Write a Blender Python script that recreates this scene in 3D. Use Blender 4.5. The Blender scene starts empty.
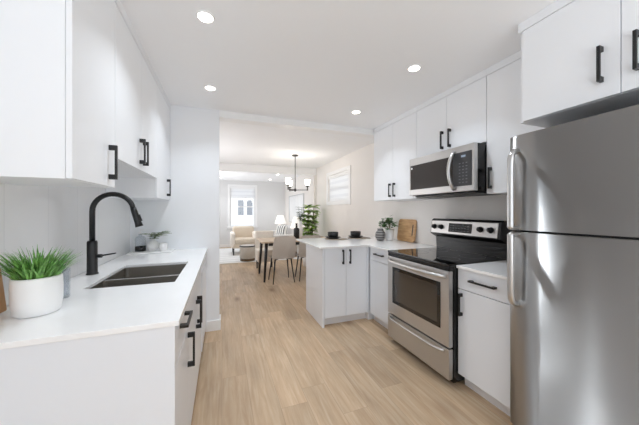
import bpy, bmesh, math, random
from mathutils import Vector, Matrix
random.seed(7)
PI = math.pi
S = bpy.context.scene
COL = S.collection

# ------------------------------------------------------------------ camera, world, light, exposure
cam_d = bpy.data.cameras.new('camera')
cam = bpy.data.objects.new('camera', cam_d)
COL.objects.link(cam)
cam.location = (0, 0, 1.32)
cam.rotation_euler = (PI/2, 0, -math.radians(20.4))
cam_d.sensor_width = 36.0
cam_d.lens = 262.0/639.0*36.0
cam_d.shift_y = -1.5/639.0
cam_d.clip_start = 0.02
S.camera = cam

w = bpy.data.worlds.new('overcast_sky')
w.use_nodes = True
w.node_tree.nodes['Background'].inputs[0].default_value = (0.97, 0.985, 1.0, 1)
w.node_tree.nodes['Background'].inputs[1].default_value = 1.5
S.world = w

def area_light(name, loc, rot, sx, sy, power, color=(1, 1, 1)):
    l = bpy.data.lights.new(name, 'AREA')
    l.shape = 'RECTANGLE'; l.size = sx; l.size_y = sy; l.energy = power; l.color = color
    o = bpy.data.objects.new(name, l); COL.objects.link(o)
    o.location = loc; o.rotation_euler = rot
    return o
# added up-facing fill behind the camera, bounced off the kitchen ceiling
area_light('ceiling_bounce_fill', (0.75, -2.4, 0.75), (PI/2+math.radians(92), 0, 0), 2.6, 2.6, 94, (0.82, 0.915, 1.0))
# side fills added to brighten living and dining areas; no windows on that wall
area_light('living_fill', (-0.60, 8.2, 1.35), (PI/2+math.radians(35), 0, -PI/2), 2.2, 1.2, 22, (0.95, 0.97, 1.0))
area_light('dining_fill', (-0.60, 4.9, 1.35), (PI/2+math.radians(35), 0, -PI/2), 1.6, 1.2, 15, (0.96, 0.97, 1.0))

S.view_settings.view_transform = 'Standard'
S.view_settings.look = 'None'
S.view_settings.exposure = 0.14
S.view_settings.gamma = 1.0
S.view_settings.use_curve_mapping = False
try:
    S.cycles.use_denoising = True
    S.cycles.max_bounces = 14
    S.cycles.diffuse_bounces = 8
    S.cycles.glossy_bounces = 6
    S.cycles.transmission_bounces = 10
    S.cycles.transparent_max_bounces = 24
    S.cycles.sample_clamp_indirect = 6.0
    S.cycles.caustics_reflective = False
    S.cycles.caustics_refractive = False
except Exception:
    pass

POT_W, POT_COL = 2.9, (0.84, 0.92, 1.0)
CHAND_W = 1.6

# ------------------------------------------------------------------ materials
def srgb(r, g, b):
    f = lambda c: (c/255/12.92) if c/255 <= 0.04045 else ((c/255+0.055)/1.055)**2.4
    return (f(r), f(g), f(b), 1)

def mat(name, rgb, rough=0.5, metal=0.0, coat=0.0, emit=None, estr=0.0, trans=0.0, spec=None, noise=0.0, nscale=20, bump=0.0, bscale=200):
    m = bpy.data.materials.new(name); m.use_nodes = True
    nt = m.node_tree; b = nt.nodes['Principled BSDF']
    c = srgb(*rgb)
    b.inputs['Base Color'].default_value = c
    b.inputs['Roughness'].default_value = rough
    b.inputs['Metallic'].default_value = metal
    b.inputs['Coat Weight'].default_value = coat
    if spec is not None: b.inputs['Specular IOR Level'].default_value = spec
    if trans: b.inputs['Transmission Weight'].default_value = trans
    if emit: 
        b.inputs['Emission Color'].default_value = srgb(*emit); b.inputs['Emission Strength'].default_value = estr
    tc = nt.nodes.new('ShaderNodeTexCoord')
    if noise > 0:
        n = nt.nodes.new('ShaderNodeTexNoise'); n.inputs['Scale'].default_value = nscale; n.inputs['Detail'].default_value = 4
        nt.links.new(tc.outputs['Object'], n.inputs['Vector'])
        r = nt.nodes.new('ShaderNodeValToRGB')
        r.color_ramp.elements[0].position = 0.3; r.color_ramp.elements[1].position = 0.7
        r.color_ramp.elements[0].color = tuple(max(0, x*(1-noise)) for x in c[:3])+(1,)
        r.color_ramp.elements[1].color = tuple(min(1, x*(1+noise*0.6)) for x in c[:3])+(1,)
        nt.links.new(n.outputs['Fac'], r.inputs['Fac']); nt.links.new(r.outputs['Color'], b.inputs['Base Color'])
    if bump > 0:
        n = nt.nodes.new('ShaderNodeTexNoise'); n.inputs['Scale'].default_value = bscale; n.inputs['Detail'].default_value = 3
        nt.links.new(tc.outputs['Object'], n.inputs['Vector'])
        bp = nt.nodes.new('ShaderNodeBump'); bp.inputs['Strength'].default_value = bump; bp.inputs['Distance'].default_value = 0.01
        nt.links.new(n.outputs['Fac'], bp.inputs['Height']); nt.links.new(bp.outputs['Normal'], b.inputs['Normal'])
    return m

def steel_mat(name, rgb, rough=0.3, aniso=0.7, wave=0.03, stretch=(60, 60, 1.2)):
    """brushed stainless steel with a faint waviness in the sheet"""
    m = bpy.data.materials.new(name); m.use_nodes = True
    nt = m.node_tree; b = nt.nodes['Principled BSDF']
    b.inputs['Base Color'].default_value = srgb(*rgb)
    b.inputs['Metallic'].default_value = 1.0
    b.inputs['Roughness'].default_value = rough
    b.inputs['Anisotropic'].default_value = aniso
    b.inputs['Anisotropic Rotation'].default_value = 0.25
    tg = nt.nodes.new('ShaderNodeTangent'); tg.direction_type = 'RADIAL'; tg.axis = 'Z'
    nt.links.new(tg.outputs[0], b.inputs['Tangent'])
    tc = nt.nodes.new('ShaderNodeTexCoord')
    mp = nt.nodes.new('ShaderNodeMapping'); mp.inputs['Scale'].default_value = (1.2, 3.0, 1.6)
    n = nt.nodes.new('ShaderNodeTexNoise'); n.inputs['Scale'].default_value = 1.6; n.inputs['Detail'].default_value = 1
    bp = nt.nodes.new('ShaderNodeBump'); bp.inputs['Strength'].default_value = wave; bp.inputs['Distance'].default_value = 0.1
    nt.links.new(tc.outputs['Object'], mp.inputs['Vector']); nt.links.new(mp.outputs[0], n.inputs['Vector'])
    nt.links.new(n.outputs['Fac'], bp.inputs['Height']); nt.links.new(bp.outputs['Normal'], b.inputs['Normal'])
    return m

def nd(nt, t, **kw):
    n = nt.nodes.new(t)
    for k, v in kw.items(): setattr(n, k, v)
    return n
def mth(nt, op, a, b=None, c=None):
    n = nt.nodes.new('ShaderNodeMath'); n.operation = op
    for i, x in enumerate((a, b, c)):
        if x is None: continue
        if isinstance(x, (int, float)): n.inputs[i].default_value = x
        else: nt.links.new(x, n.inputs[i])
    return n.outputs[0]

def floor_mat():
    m = bpy.data.materials.new('oak_plank_floor'); m.use_nodes = True
    nt = m.node_tree; L = nt.links; b = nt.nodes['Principled BSDF']
    tc = nd(nt, 'ShaderNodeTexCoord'); sp = nd(nt, 'ShaderNodeSeparateXYZ')
    L.new(tc.outputs['Object'], sp.inputs[0])
    W, LEN = 0.185, 1.55
    xs = mth(nt, 'DIVIDE', sp.outputs[0], W)
    row = mth(nt, 'FLOOR', xs)
    wn = nd(nt, 'ShaderNodeTexWhiteNoise', noise_dimensions='1D'); L.new(row, wn.inputs['W'])
    ys = mth(nt, 'ADD', mth(nt, 'DIVIDE', sp.outputs[1], LEN), wn.outputs['Value'])
    colu = mth(nt, 'FLOOR', ys)
    cb = nd(nt, 'ShaderNodeCombineXYZ'); L.new(row, cb.inputs[0]); L.new(colu, cb.inputs[1])
    pid = nd(nt, 'ShaderNodeTexWhiteNoise', noise_dimensions='2D'); L.new(cb.outputs[0], pid.inputs['Vector'])
    # joints
    fx = mth(nt, 'FRACT', xs); fy = mth(nt, 'FRACT', ys)
    ex = mth(nt, 'MULTIPLY', mth(nt, 'MINIMUM', fx, mth(nt, 'SUBTRACT', 1.0, fx)), W)
    ey = mth(nt, 'MULTIPLY', mth(nt, 'MINIMUM', fy, mth(nt, 'SUBTRACT', 1.0, fy)), LEN)
    e = mth(nt, 'MINIMUM', ex, ey)
    joint = mth(nt, 'LESS_THAN', e, 0.0013)
    # grain, shifted per plank
    sh = mth(nt, 'MULTIPLY', pid.outputs['Value'], 37.0)
    g = nd(nt, 'ShaderNodeCombineXYZ')
    L.new(mth(nt, 'ADD', mth(nt, 'MULTIPLY', sp.outputs[0], 34.0), sh), g.inputs[0])
    L.new(mth(nt, 'ADD', mth(nt, 'MULTIPLY', sp.outputs[1], 2.2), sh), g.inputs[1]); L.new(sh, g.inputs[2])
    n1 = nd(nt, 'ShaderNodeTexNoise'); n1.inputs['Scale'].default_value = 1.0; n1.inputs['Detail'].default_value = 7; n1.inputs['Roughness'].default_value = 0.62; n1.inputs['Distortion'].default_value = 0.7
    L.new(g.outputs[0], n1.inputs['Vector'])
    g2 = nd(nt, 'ShaderNodeCombineXYZ')
    L.new(mth(nt, 'ADD', mth(nt, 'MULTIPLY', sp.outputs[0], 4.0), sh), g2.inputs[0])
    L.new(mth(nt, 'ADD', mth(nt, 'MULTIPLY', sp.outputs[1], 1.1), sh), g2.inputs[1]); L.new(sh, g2.inputs[2])
    n2 = nd(nt, 'ShaderNodeTexNoise'); n2.inputs['Scale'].default_value = 1.6; n2.inputs['Detail'].default_value = 3
    L.new(g2.outputs[0], n2.inputs['Vector'])
    # knots
    g3 = nd(nt, 'ShaderNodeCombineXYZ')
    L.new(mth(nt, 'MULTIPLY', sp.outputs[0], 3.6), g3.inputs[0]); L.new(mth(nt, 'MULTIPLY', sp.outputs[1], 1.5), g3.inputs[1])
    nv = nd(nt, 'ShaderNodeTexNoise'); nv.inputs['Scale'].default_value = 9; L.new(tc.outputs['Object'], nv.inputs['Vector'])
    mixv = nd(nt, 'ShaderNodeMix', data_type='VECTOR'); mixv.inputs[0].default_value = 0.06
    L.new(g3.outputs[0], mixv.inputs[4]); L.new(nv.outputs['Color'], mixv.inputs[5])
    vo = nd(nt, 'ShaderNodeTexVoronoi'); vo.inputs['Scale'].default_value = 1.0
    L.new(mixv.outputs[1], vo.inputs['Vector'])
    sel = nd(nt, 'ShaderNodeSeparateColor'); L.new(vo.outputs['Color'], sel.inputs[0])
    has = mth(nt, 'GREATER_THAN', sel.outputs[0], 0.45)
    kn = nd(nt, 'ShaderNodeMapRange'); kn.inputs['From Min'].default_value = 0.26; kn.inputs['From Max'].default_value = 0.02
    L.new(vo.outputs['Distance'], kn.inputs['Value'])
    knot = mth(nt, 'MULTIPLY', mth(nt, 'POWER', kn.outputs[0], 1.6), has)
    # colour
    r1 = nd(nt, 'ShaderNodeValToRGB'); cr = r1.color_ramp
    cr.elements[0].position = 0.28; cr.elements[0].color = srgb(178, 147, 114)
    cr.elements[1].position = 0.72; cr.elements[1].color = srgb(203, 181, 152)
    e2 = cr.elements.new(0.5); e2.color = srgb(191, 163, 131)
    L.new(n1.outputs['Fac'], r1.inputs['Fac'])
    hue = nd(nt, 'ShaderNodeHueSaturation')
    L.new(r1.outputs['Color'], hue.inputs['Color'])
    val = mth(nt, 'ADD', mth(nt, 'MULTIPLY', pid.outputs['Value'], 0.24), mth(nt, 'ADD', mth(nt, 'MULTIPLY', n2.outputs['Fac'], 0.60), 0.56))
    L.new(val, hue.inputs['Value']); hue.inputs['Saturation'].default_value = 0.95
    mk = nd(nt, 'ShaderNodeMix', data_type='RGBA'); L.new(mth(nt, 'MULTIPLY', knot, 0.75), mk.inputs[0])
    L.new(hue.outputs['Color'], mk.inputs[6]); mk.inputs[7].default_value = srgb(120, 82, 52)
    mj = nd(nt, 'ShaderNodeMix', data_type='RGBA'); L.new(mth(nt, 'MULTIPLY', joint, 0.35), mj.inputs[0])
    L.new(mk.outputs[2], mj.inputs[6]); mj.inputs[7].default_value = srgb(110, 82, 58)
    L.new(mj.outputs[2], b.inputs['Base Color'])
    b.inputs['Roughness'].default_value = 0.42
    bp = nd(nt, 'ShaderNodeBump'); bp.inputs['Strength'].default_value = 0.12; bp.inputs['Distance'].default_value = 0.004
    L.new(mth(nt, 'SUBTRACT', n1.outputs['Fac'], joint), bp.inputs['Height']); L.new(bp.outputs['Normal'], b.inputs['Normal'])
    return m

def tile_mat(name, rgb, grout, sx, sz, axis='Y'):
    m = bpy.data.materials.new(name); m.use_nodes = True
    nt = m.node_tree; L = nt.links; b = nt.nodes['Principled BSDF']
    tc = nd(nt, 'ShaderNodeTexCoord'); sp = nd(nt, 'ShaderNodeSeparateXYZ'); L.new(tc.outputs['Object'], sp.inputs[0])
    cb = nd(nt, 'ShaderNodeCombineXYZ'); L.new(sp.outputs[1 if axis == 'Y' else 0], cb.inputs[0])
    L.new(mth(nt, 'SUBTRACT', sp.outputs[2], 0.915), cb.inputs[1])
    br = nd(nt, 'ShaderNodeTexBrick'); br.offset = 0.0
    br.inputs['Scale'].default_value = 1.0; br.inputs['Brick Width'].default_value = sx; br.inputs['Row Height'].default_value = sz
    br.inputs['Mortar Size'].default_value = 0.0012; br.inputs['Color1'].default_value = srgb(*rgb); br.inputs['Color2'].default_value = srgb(*[c-3 for c in rgb])
    br.inputs['Mortar'].default_value = srgb(*grout)
    L.new(cb.outputs[0], br.inputs['Vector']); L.new(br.outputs['Color'], b.inputs['Base Color'])
    b.inputs['Roughness'].default_value = 0.22
    return m

def wood_mat(name, dark, light, axis_scale=(3, 3, 22), rough=0.45):
    m = bpy.data.materials.new(name); m.use_nodes = True
    nt = m.node_tree; L = nt.links; b = nt.nodes['Principled BSDF']
    tc = nd(nt, 'ShaderNodeTexCoord'); mp = nd(nt, 'ShaderNodeMapping'); mp.inputs['Scale'].default_value = axis_scale
    L.new(tc.outputs['Object'], mp.inputs['Vector'])
    n = nd(nt, 'ShaderNodeTexNoise'); n.inputs['Scale'].default_value = 1.5; n.inputs['Detail'].default_value = 6; n.inputs['Distortion'].default_value = 0.6
    L.new(mp.outputs[0], n.inputs['Vector'])
    r = nd(nt, 'ShaderNodeValToRGB'); r.color_ramp.elements[0].position = 0.3; r.color_ramp.elements[1].position = 0.7
    r.color_ramp.elements[0].color = srgb(*dark); r.color_ramp.elements[1].color = srgb(*light)
    L.new(n.outputs['Fac'], r.inputs['Fac']); L.new(r.outputs['Color'], b.inputs['Base Color'])
    b.inputs['Roughness'].default_value = rough
    return m

def stripe_mat(name, a, bcol, period, axis=2, frac=0.5, alpha_b=None, rough=0.7, translucent=0.0):
    m = bpy.data.materials.new(name); m.use_nodes = True
    nt = m.node_tree; L = nt.links; b = nt.nodes['Principled BSDF']
    tc = nd(nt, 'ShaderNodeTexCoord'); sp = nd(nt, 'ShaderNodeSeparateXYZ'); L.new(tc.outputs['Object'], sp.inputs[0])
    f = mth(nt, 'FRACT', mth(nt, 'DIVIDE', sp.outputs[axis], period))
    s = mth(nt, 'LESS_THAN', f, frac)
    mx = nd(nt, 'ShaderNodeMix', data_type='RGBA'); L.new(s, mx.inputs[0])
    mx.inputs[6].default_value = srgb(*bcol); mx.inputs[7].default_value = srgb(*a)
    L.new(mx.outputs[2], b.inputs['Base Color']); b.inputs['Roughness'].default_value = rough
    if translucent:
        b.inputs['Transmission Weight'].default_value = 0.0
        tr = nd(nt, 'ShaderNodeBsdfTranslucent'); L.new(mx.outputs[2], tr.inputs['Color'])
        ms = nd(nt, 'ShaderNodeMixShader'); ms.inputs[0].default_value = translucent
        L.new(b.outputs[0], ms.inputs[1]); L.new(tr.outputs[0], ms.inputs[2])
        L.new(ms.outputs[0], nt.nodes['Material Output'].inputs['Surface'])
    return m

def glass_mat(name, tint=(1, 1, 1, 1), rough=0.0):
    """clear pane: mostly straight-through light with a faint mirror reflection"""
    m = bpy.data.materials.new(name); m.use_nodes = True
    nt = m.node_tree; L = nt.links
    for n in list(nt.nodes):
        if n.type == 'BSDF_PRINCIPLED': nt.nodes.remove(n)
    t = nd(nt, 'ShaderNodeBsdfTransparent'); t.inputs[0].default_value = tint
    g = nd(nt, 'ShaderNodeBsdfGlossy'); g.inputs['Roughness'].default_value = 0.02 + rough
    lw = nd(nt, 'ShaderNodeLayerWeight'); lw.inputs[0].default_value = 0.5
    fr = mth(nt, 'ADD', mth(nt, 'MULTIPLY', mth(nt, 'POWER', lw.outputs['Facing'], 4.0), 0.5), 0.035)
    ms = nd(nt, 'ShaderNodeMixShader'); L.new(fr, ms.inputs[0]); L.new(t.outputs[0], ms.inputs[1]); L.new(g.outputs[0], ms.inputs[2])
    L.new(ms.outputs[0], nt.nodes['Material Output'].inputs['Surface'])
    return m

M = {}
M['wall'] = mat('painted_wall', (238, 240, 243), 0.6, bump=0.02, bscale=180)
M['warmwall'] = mat('painted_warm_wall', (240, 236, 232), 0.6, bump=0.02, bscale=180)
M['coolwall'] = mat('painted_grey_wall', (226, 226, 226), 0.6, bump=0.02, bscale=180)
M['ceiling'] = mat('painted_ceiling', (250, 251, 253), 0.75, bump=0.02, bscale=150)
M['trim'] = mat('white_trim', (246, 246, 246), 0.35)
M['upper'] = mat('white_satin_cabinet', (243, 245, 248), 0.42, bump=0.004, bscale=60)
M['base'] = mat('pale_cabinet', (232, 235, 240), 0.32, bump=0.004, bscale=60)
M['kick'] = mat('pale_kick', (226, 226, 228), 0.4)
M['inside'] = mat('cabinet_underside', (214, 214, 214), 0.5)
M['quartz'] = mat('white_quartz', (247, 247, 247), 0.16, noise=0.012, nscale=9)
M['black'] = mat('matte_black', (22, 22, 24), 0.38, bump=0.01)
M['blackg'] = mat('black_enamel', (14, 14, 15), 0.22, bump=0.003)
M['glassblack'] = mat('black_glass', (10, 10, 11), 0.04, coat=0.3, noise=0.1, nscale=3)
M['ovenglass'] = mat('oven_window_glass', (62, 56, 50), 0.06, coat=0.5, noise=0.1, nscale=3)
M['mwglass'] = mat('microwave_window_glass', (46, 40, 37), 0.14, bump=0.0005)
M['steel'] = steel_mat('brushed_steel', (202, 200, 198), 0.34, 0.6, 0.03)
M['fridge'] = steel_mat('brushed_steel_doors', (168, 167, 166), 0.30, 0.93, 0.04)
M['handle_steel'] = mat('polished_steel', (205, 204, 203), 0.28, 1.0, bump=0.003)
M['sink'] = steel_mat('sink_steel', (170, 165, 158), 0.36, 0.0, 0.02)
M['darkgrey'] = mat('dark_grey_plastic', (52, 52, 54), 0.45, noise=0.06)
M['key'] = mat('pale_printing', (120, 120, 124), 0.5, noise=0.03)
M['display'] = mat('lit_display', (60, 70, 80), 0.2, emit=(190, 205, 225), estr=0.5)
M['lens'] = mat('lamp_lens', (255, 255, 255), 0.4, emit=(255, 248, 238), estr=14)
M['shade_glow'] = mat('lit_glass_shade', (255, 255, 255), 0.4, emit=(255, 246, 232), estr=3.2)
M['lampshade'] = mat('linen_lamp_shade', (250, 248, 244), 0.8, emit=(255, 248, 238), estr=0.35, noise=0.02, nscale=80)
M['ceramic'] = mat('white_ceramic', (242, 242, 242), 0.35, bump=0.03, bscale=40)
M['blade'] = mat('grass_blade', (116, 172, 84), 0.5, noise=0.6, nscale=55)
M['leaf'] = mat('glossy_leaf', (160, 194, 98), 0.38, noise=0.45, nscale=9)
M['darkleaf'] = mat('dark_leaf', (58, 92, 56), 0.45, noise=0.4, nscale=18)
M['herbleaf'] = mat('herb_leaf', (98, 140, 84), 0.45, noise=0.4, nscale=18)
M['sprig'] = mat('sprig_leaf', (132, 148, 106), 0.5, noise=0.3, nscale=30)
M['stem'] = mat('brown_stem', (104, 82, 58), 0.7, noise=0.3)
M['soil'] = mat('dark_soil', (50, 42, 34), 0.95, noise=0.4, nscale=60, bump=0.4, bscale=90)
M['board'] = wood_mat('acacia_board', (184, 138, 92), (222, 182, 134), (4, 4, 26))
M['boardv'] = wood_mat('acacia_block', (150, 104, 64), (196, 150, 102), (26, 4, 4))
M['tablewood'] = wood_mat('ash_tabletop', (196, 172, 146), (222, 202, 178), (3, 26, 3))
M['chairfab'] = mat('grey_chair_cover', (222, 216, 210), 0.7, noise=0.05, nscale=60, bump=0.05, bscale=300)
M['sofa'] = mat('grey_sofa_fabric', (214, 210, 206), 0.9, noise=0.05, nscale=40, bump=0.08, bscale=300)
M['cream'] = mat('cream_fabric', (236, 228, 218), 0.9, noise=0.04, nscale=30, bump=0.15, bscale=120)
M['tan'] = mat('tan_fabric', (212, 198, 180), 0.9, noise=0.06, nscale=40, bump=0.08, bscale=250)
M['pouf'] = mat('grey_pouf_fabric', (202, 197, 190), 0.9, noise=0.08, nscale=50, bump=0.1, bscale=200)
M['pillow'] = stripe_mat('striped_pillow_fabric', (96, 96, 98), (236, 234, 230), 0.075, 1, 0.4, rough=0.9)
M['vase'] = stripe_mat('banded_stone_glaze', (88, 86, 86), (150, 148, 146), 0.034, 2, 0.55, rough=0.45)
M['linen'] = mat('white_linen', (240, 238, 234), 0.9, bump=0.1, bscale=200)
M['placemat'] = mat('beige_placemat', (172, 158, 142), 0.85, noise=0.15, nscale=120)
M['bluebase'] = mat('dark_label_glass', (28, 28, 32), 0.25)
M['clear'] = glass_mat('clear_glass', (0.95, 0.96, 0.97, 1))
M['tumbler'] = glass_mat('grey_tinted_glass', (0.86, 0.88, 0.90, 1))
M['pane'] = glass_mat('window_pane', (0.98, 0.99, 1.0, 1))
M['blind'] = stripe_mat('zebra_blind_fabric', (246, 246, 246), (238, 238, 239), 0.15, 2, 0.62, rough=0.9, translucent=0.7)
M['rug'] = stripe_mat('pale_woven_rug', (238, 237, 235), (224, 223, 221), 0.30, 1, 0.5, rough=0.95)
M['art'] = mat('pale_art_print', (240, 240, 240), 0.5, noise=0.06, nscale=3)
M['greyframe'] = mat('grey_picture_frame', (196, 196, 196), 0.4)
M['siding'] = stripe_mat('white_house_siding', (240, 241, 243), (226, 228, 231), 0.18, 2, 0.9, rough=0.8)
M['housewin'] = mat('dark_house_window', (150, 154, 160), 0.15)
M['snow'] = mat('snowy_ground', (240, 243, 248), 0.9, noise=0.03, nscale=2)
M['bronze'] = mat('dark_chandelier_metal', (84, 82, 80), 0.35, 0.8)
M['floor'] = floor_mat()
M['tile'] = tile_mat('white_wall_tile', (240, 240, 240), (220, 220, 222), 0.30, 0.60, 'Y')

# ------------------------------------------------------------------ mesh helpers
def add_box(bm, x0, x1, y0, y1, z0, z1, bev=0.0, seg=2):
    t = bmesh.new()
    bmesh.ops.create_cube(t, size=1)
    for v in t.verts:
        v.co = Vector((x0+(v.co.x+.5)*(x1-x0), y0+(v.co.y+.5)*(y1-y0), z0+(v.co.z+.5)*(z1-z0)))
    if bev > 0:
        bmesh.ops.bevel(t, geom=list(t.edges), offset=bev, segments=seg, profile=0.6, affect='EDGES')
    join(bm, t)
def join(bm, t, matrix=None):
    if matrix is not None: t.transform(matrix)
    me = bpy.data.meshes.new('tmp'); t.to_mesh(me); t.free(); bm.from_mesh(me); bpy.data.meshes.remove(me)
def add_lathe(bm, prof, cx=0, cy=0, z=0, seg=32, sx=1, sy=1, smooth=True):
    rings = []
    for r, h in prof:
        if r < 1e-6: rings.append([bm.verts.new((cx, cy, z+h))])
        else: rings.append([bm.verts.new((cx+r*sx*math.cos(2*PI*i/seg), cy+r*sy*math.sin(2*PI*i/seg), z+h)) for i in range(seg)])
    for a, b in zip(rings, rings[1:]):
        for i in range(seg):
            j = (i+1) % seg
            if len(a) == 1 and len(b) == 1: continue
            if len(a) == 1: f = bm.faces.new((a[0], b[j], b[i]))
            elif len(b) == 1: f = bm.faces.new((a[i], a[j], b[0]))
            else: f = bm.faces.new((a[i], a[j], b[j], b[i]))
            f.smooth = smooth
    return rings
def add_tube(bm, pts, r, seg=12, cap=True, square=False):
    pts = [Vector(p) for p in pts]
    rs = r if isinstance(r, (list, tuple)) else [r]*len(pts)
    prev = None; rings = []
    for i, p in enumerate(pts):
        d = (pts[min(i+1, len(pts)-1)]-pts[max(i-1, 0)]).normalized()
        if prev is None:
            a = Vector((0, 0, 1)) if abs(d.z) < .9 else Vector((0, 1, 0))
            n = d.cross(a).normalized()
        else:
            n = (prev-d*prev.dot(d)).normalized()
        prev = n; b = d.cross(n)
        off = PI/4 if square else 0
        rings.append([bm.verts.new(p+(n*math.cos(2*PI*k/seg+off)+b*math.sin(2*PI*k/seg+off))*rs[i]) for k in range(seg)])
    for a, b in zip(rings, rings[1:]):
        for k in range(seg):
            f = bm.faces.new((a[k], a[(k+1) % seg], b[(k+1) % seg], b[k])); f.smooth = not square
    if cap:
        bm.faces.new(rings[0][::-1]); bm.faces.new(rings[-1])
def obj(name, bm, m, parent=None, kind=None, subsurf=0, smooth=False):
    bmesh.ops.recalc_face_normals(bm, faces=list(bm.faces))
    if smooth:
        for f in bm.faces: f.smooth = True
    me = bpy.data.meshes.new(name); bm.to_mesh(me); bm.free()
    me.materials.append(m)
    o = bpy.data.objects.new(name, me); COL.objects.link(o)
    if parent is not None: o.parent = parent
    if kind: o['kind'] = kind
    if subsurf:
        s = o.modifiers.new('subdivision', 'SUBSURF'); s.levels = subsurf; s.render_levels = subsurf
    return o
def bx(name, m, parent, x0, x1, y0, y1, z0, z1, bev=0.002, kind=None):
    bm = bmesh.new(); add_box(bm, x0, x1, y0, y1, z0, z1, bev); return obj(name, bm, m, parent, kind)
def thing(name, label, cat, loc=(0, 0, 0), rot=0, group=None):
    o = bpy.data.objects.new(name, None); COL.objects.link(o)
    o.empty_display_size = 0.1
    o.location = loc; o.rotation_euler = (0, 0, rot); o['label'] = label; o['category'] = cat
    if group: o['group'] = group
    return o
def tag(o, label, cat, group=None):
    o['label'] = label; o['category'] = cat
    if group: o['group'] = group
    return o
def copy_thing(o, loc, rot, label):
    c = o.copy(); COL.objects.link(c); c.location = loc; c.rotation_euler = (0, 0, rot); c['label'] = label
    for ch in list(o.children):
        d = ch.copy(); COL.objects.link(d); d.parent = c
        for g in list(ch.children):
            k = g.copy(); COL.objects.link(k); k.parent = d
    return c
def struct(name, bm, m): return obj(name, bm, m, None, 'structure')

# ------------------------------------------------------------------ setting
XL, XR, YB, YF, ZC = -0.87, 2.33, -5.0, 10.14, 2.44
YS = 3.12                                   # kitchen side of the dividing wall
bm = bmesh.new(); add_box(bm, XL-.15, XR+.15, YB-.15, YF+.15, -.1, 0); struct('floor', bm, M['floor'])
bm = bmesh.new(); add_box(bm, XL-.15, XR+.15, YB-.15, YF+.15, ZC, ZC+.1); struct('ceiling', bm, M['ceiling'])
def wall_x(name, x0, x1, y0, y1, z0, z1, holes, m):
    """wall slab standing along Y with rectangular window openings"""
    bm = bmesh.new(); y = y0
    for (a, b, c, d) in sorted(holes):
        if a > y: add_box(bm, x0, x1, y, a, z0, z1)
        if c > z0: add_box(bm, x0, x1, a, b, z0, c)
        if d < z1: add_box(bm, x0, x1, a, b, d, z1)
        y = b
    if y < y1: add_box(bm, x0, x1, y, y1, z0, z1)
    return struct(name, bm, m)
def wall_y(name, y0, y1, x0, x1, z0, z1, holes, m):
    bm = bmesh.new(); x = x0
    for (a, b, c, d) in sorted(holes):
        if a > x: add_box(bm, x, a, y0, y1, z0, z1)
        if c > z0: add_box(bm, a, b, y0, y1, z0, c)
        if d < z1: add_box(bm, a, b, y0, y1, d, z1)
        x = b
    if x < x1: add_box(bm, x, x1, y0, y1, z0, z1)
    return struct(name, bm, m)
wall_x('wall_left', XL-.15, XL, YB, YF, 0, ZC, [], M['wall'])
WR = (4.60, 5.68, 1.53, 2.13)
wall_x('wall_right', XR, XR+.15, YB, YF, 0, ZC, [WR], M['warmwall'])
WF = (0.27, 1.17, 0.74, 2.22)
wall_y('wall_far', YF, YF+.15, XL-.15, XR+.15, 0, ZC, [WF], M['coolwall'])
DB = (-0.35, 1.85, 0.0, 2.15)
wall_y('wall_back', YB-.15, YB, XL-.15, XR+.15, 0, ZC, [DB], M['wall'])
XS = -0.028
bm = bmesh.new(); add_box(bm, XL, XS, YS, YS+.14, 0, ZC, 0.003); struct('wall_divider', bm, M['wall'])
bm = bmesh.new(); add_box(bm, XS, XR, YS, YS+.14, 2.365, ZC, 0.003); struct('trim_1', bm, M['trim'])
bm = bmesh.new(); add_box(bm, XL, XR, 6.50, 6.66, 2.265, ZC, 0.003); struct('trim_2', bm, M['trim'])
bm = bmesh.new(); add_box(bm, XR-.07, XR, 6.50, 6.66, 0, 2.265, 0.003); struct('trim_3', bm, M['warmwall'])
bm = bmesh.new(); add_box(bm, XL+.70, XS+.014, YS-.014, YS, 0, 0.115, 0.003); add_box(bm, XS, XS+.014, YS, YS+.154, 0, 0.115, 0.003)
struct('baseboard_divider', bm, M['trim'])
bm = bmesh.new(); add_box(bm, XL, XR, YF-.015, YF, 0, 0.12, 0.003); struct('baseboard_far', bm, M['trim'])
bm = bmesh.new(); add_box(bm, XR-.015, XR, 3.75, YF-.016, 0, 0.12, 0.003); struct('baseboard_right', bm, M['trim'])
bm = bmesh.new(); add_box(bm, XL, XL+.015, YS+.16, YF-.016, 0, 0.12, 0.003); struct('baseboard_left', bm, M['trim'])
# tiled splash zone behind the sink counter
bm = bmesh.new(); add_box(bm, XL, XL+.008, 1.0, YS, 0.915, 1.62, 0); struct('trim_4', bm, M['tile'])

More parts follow.
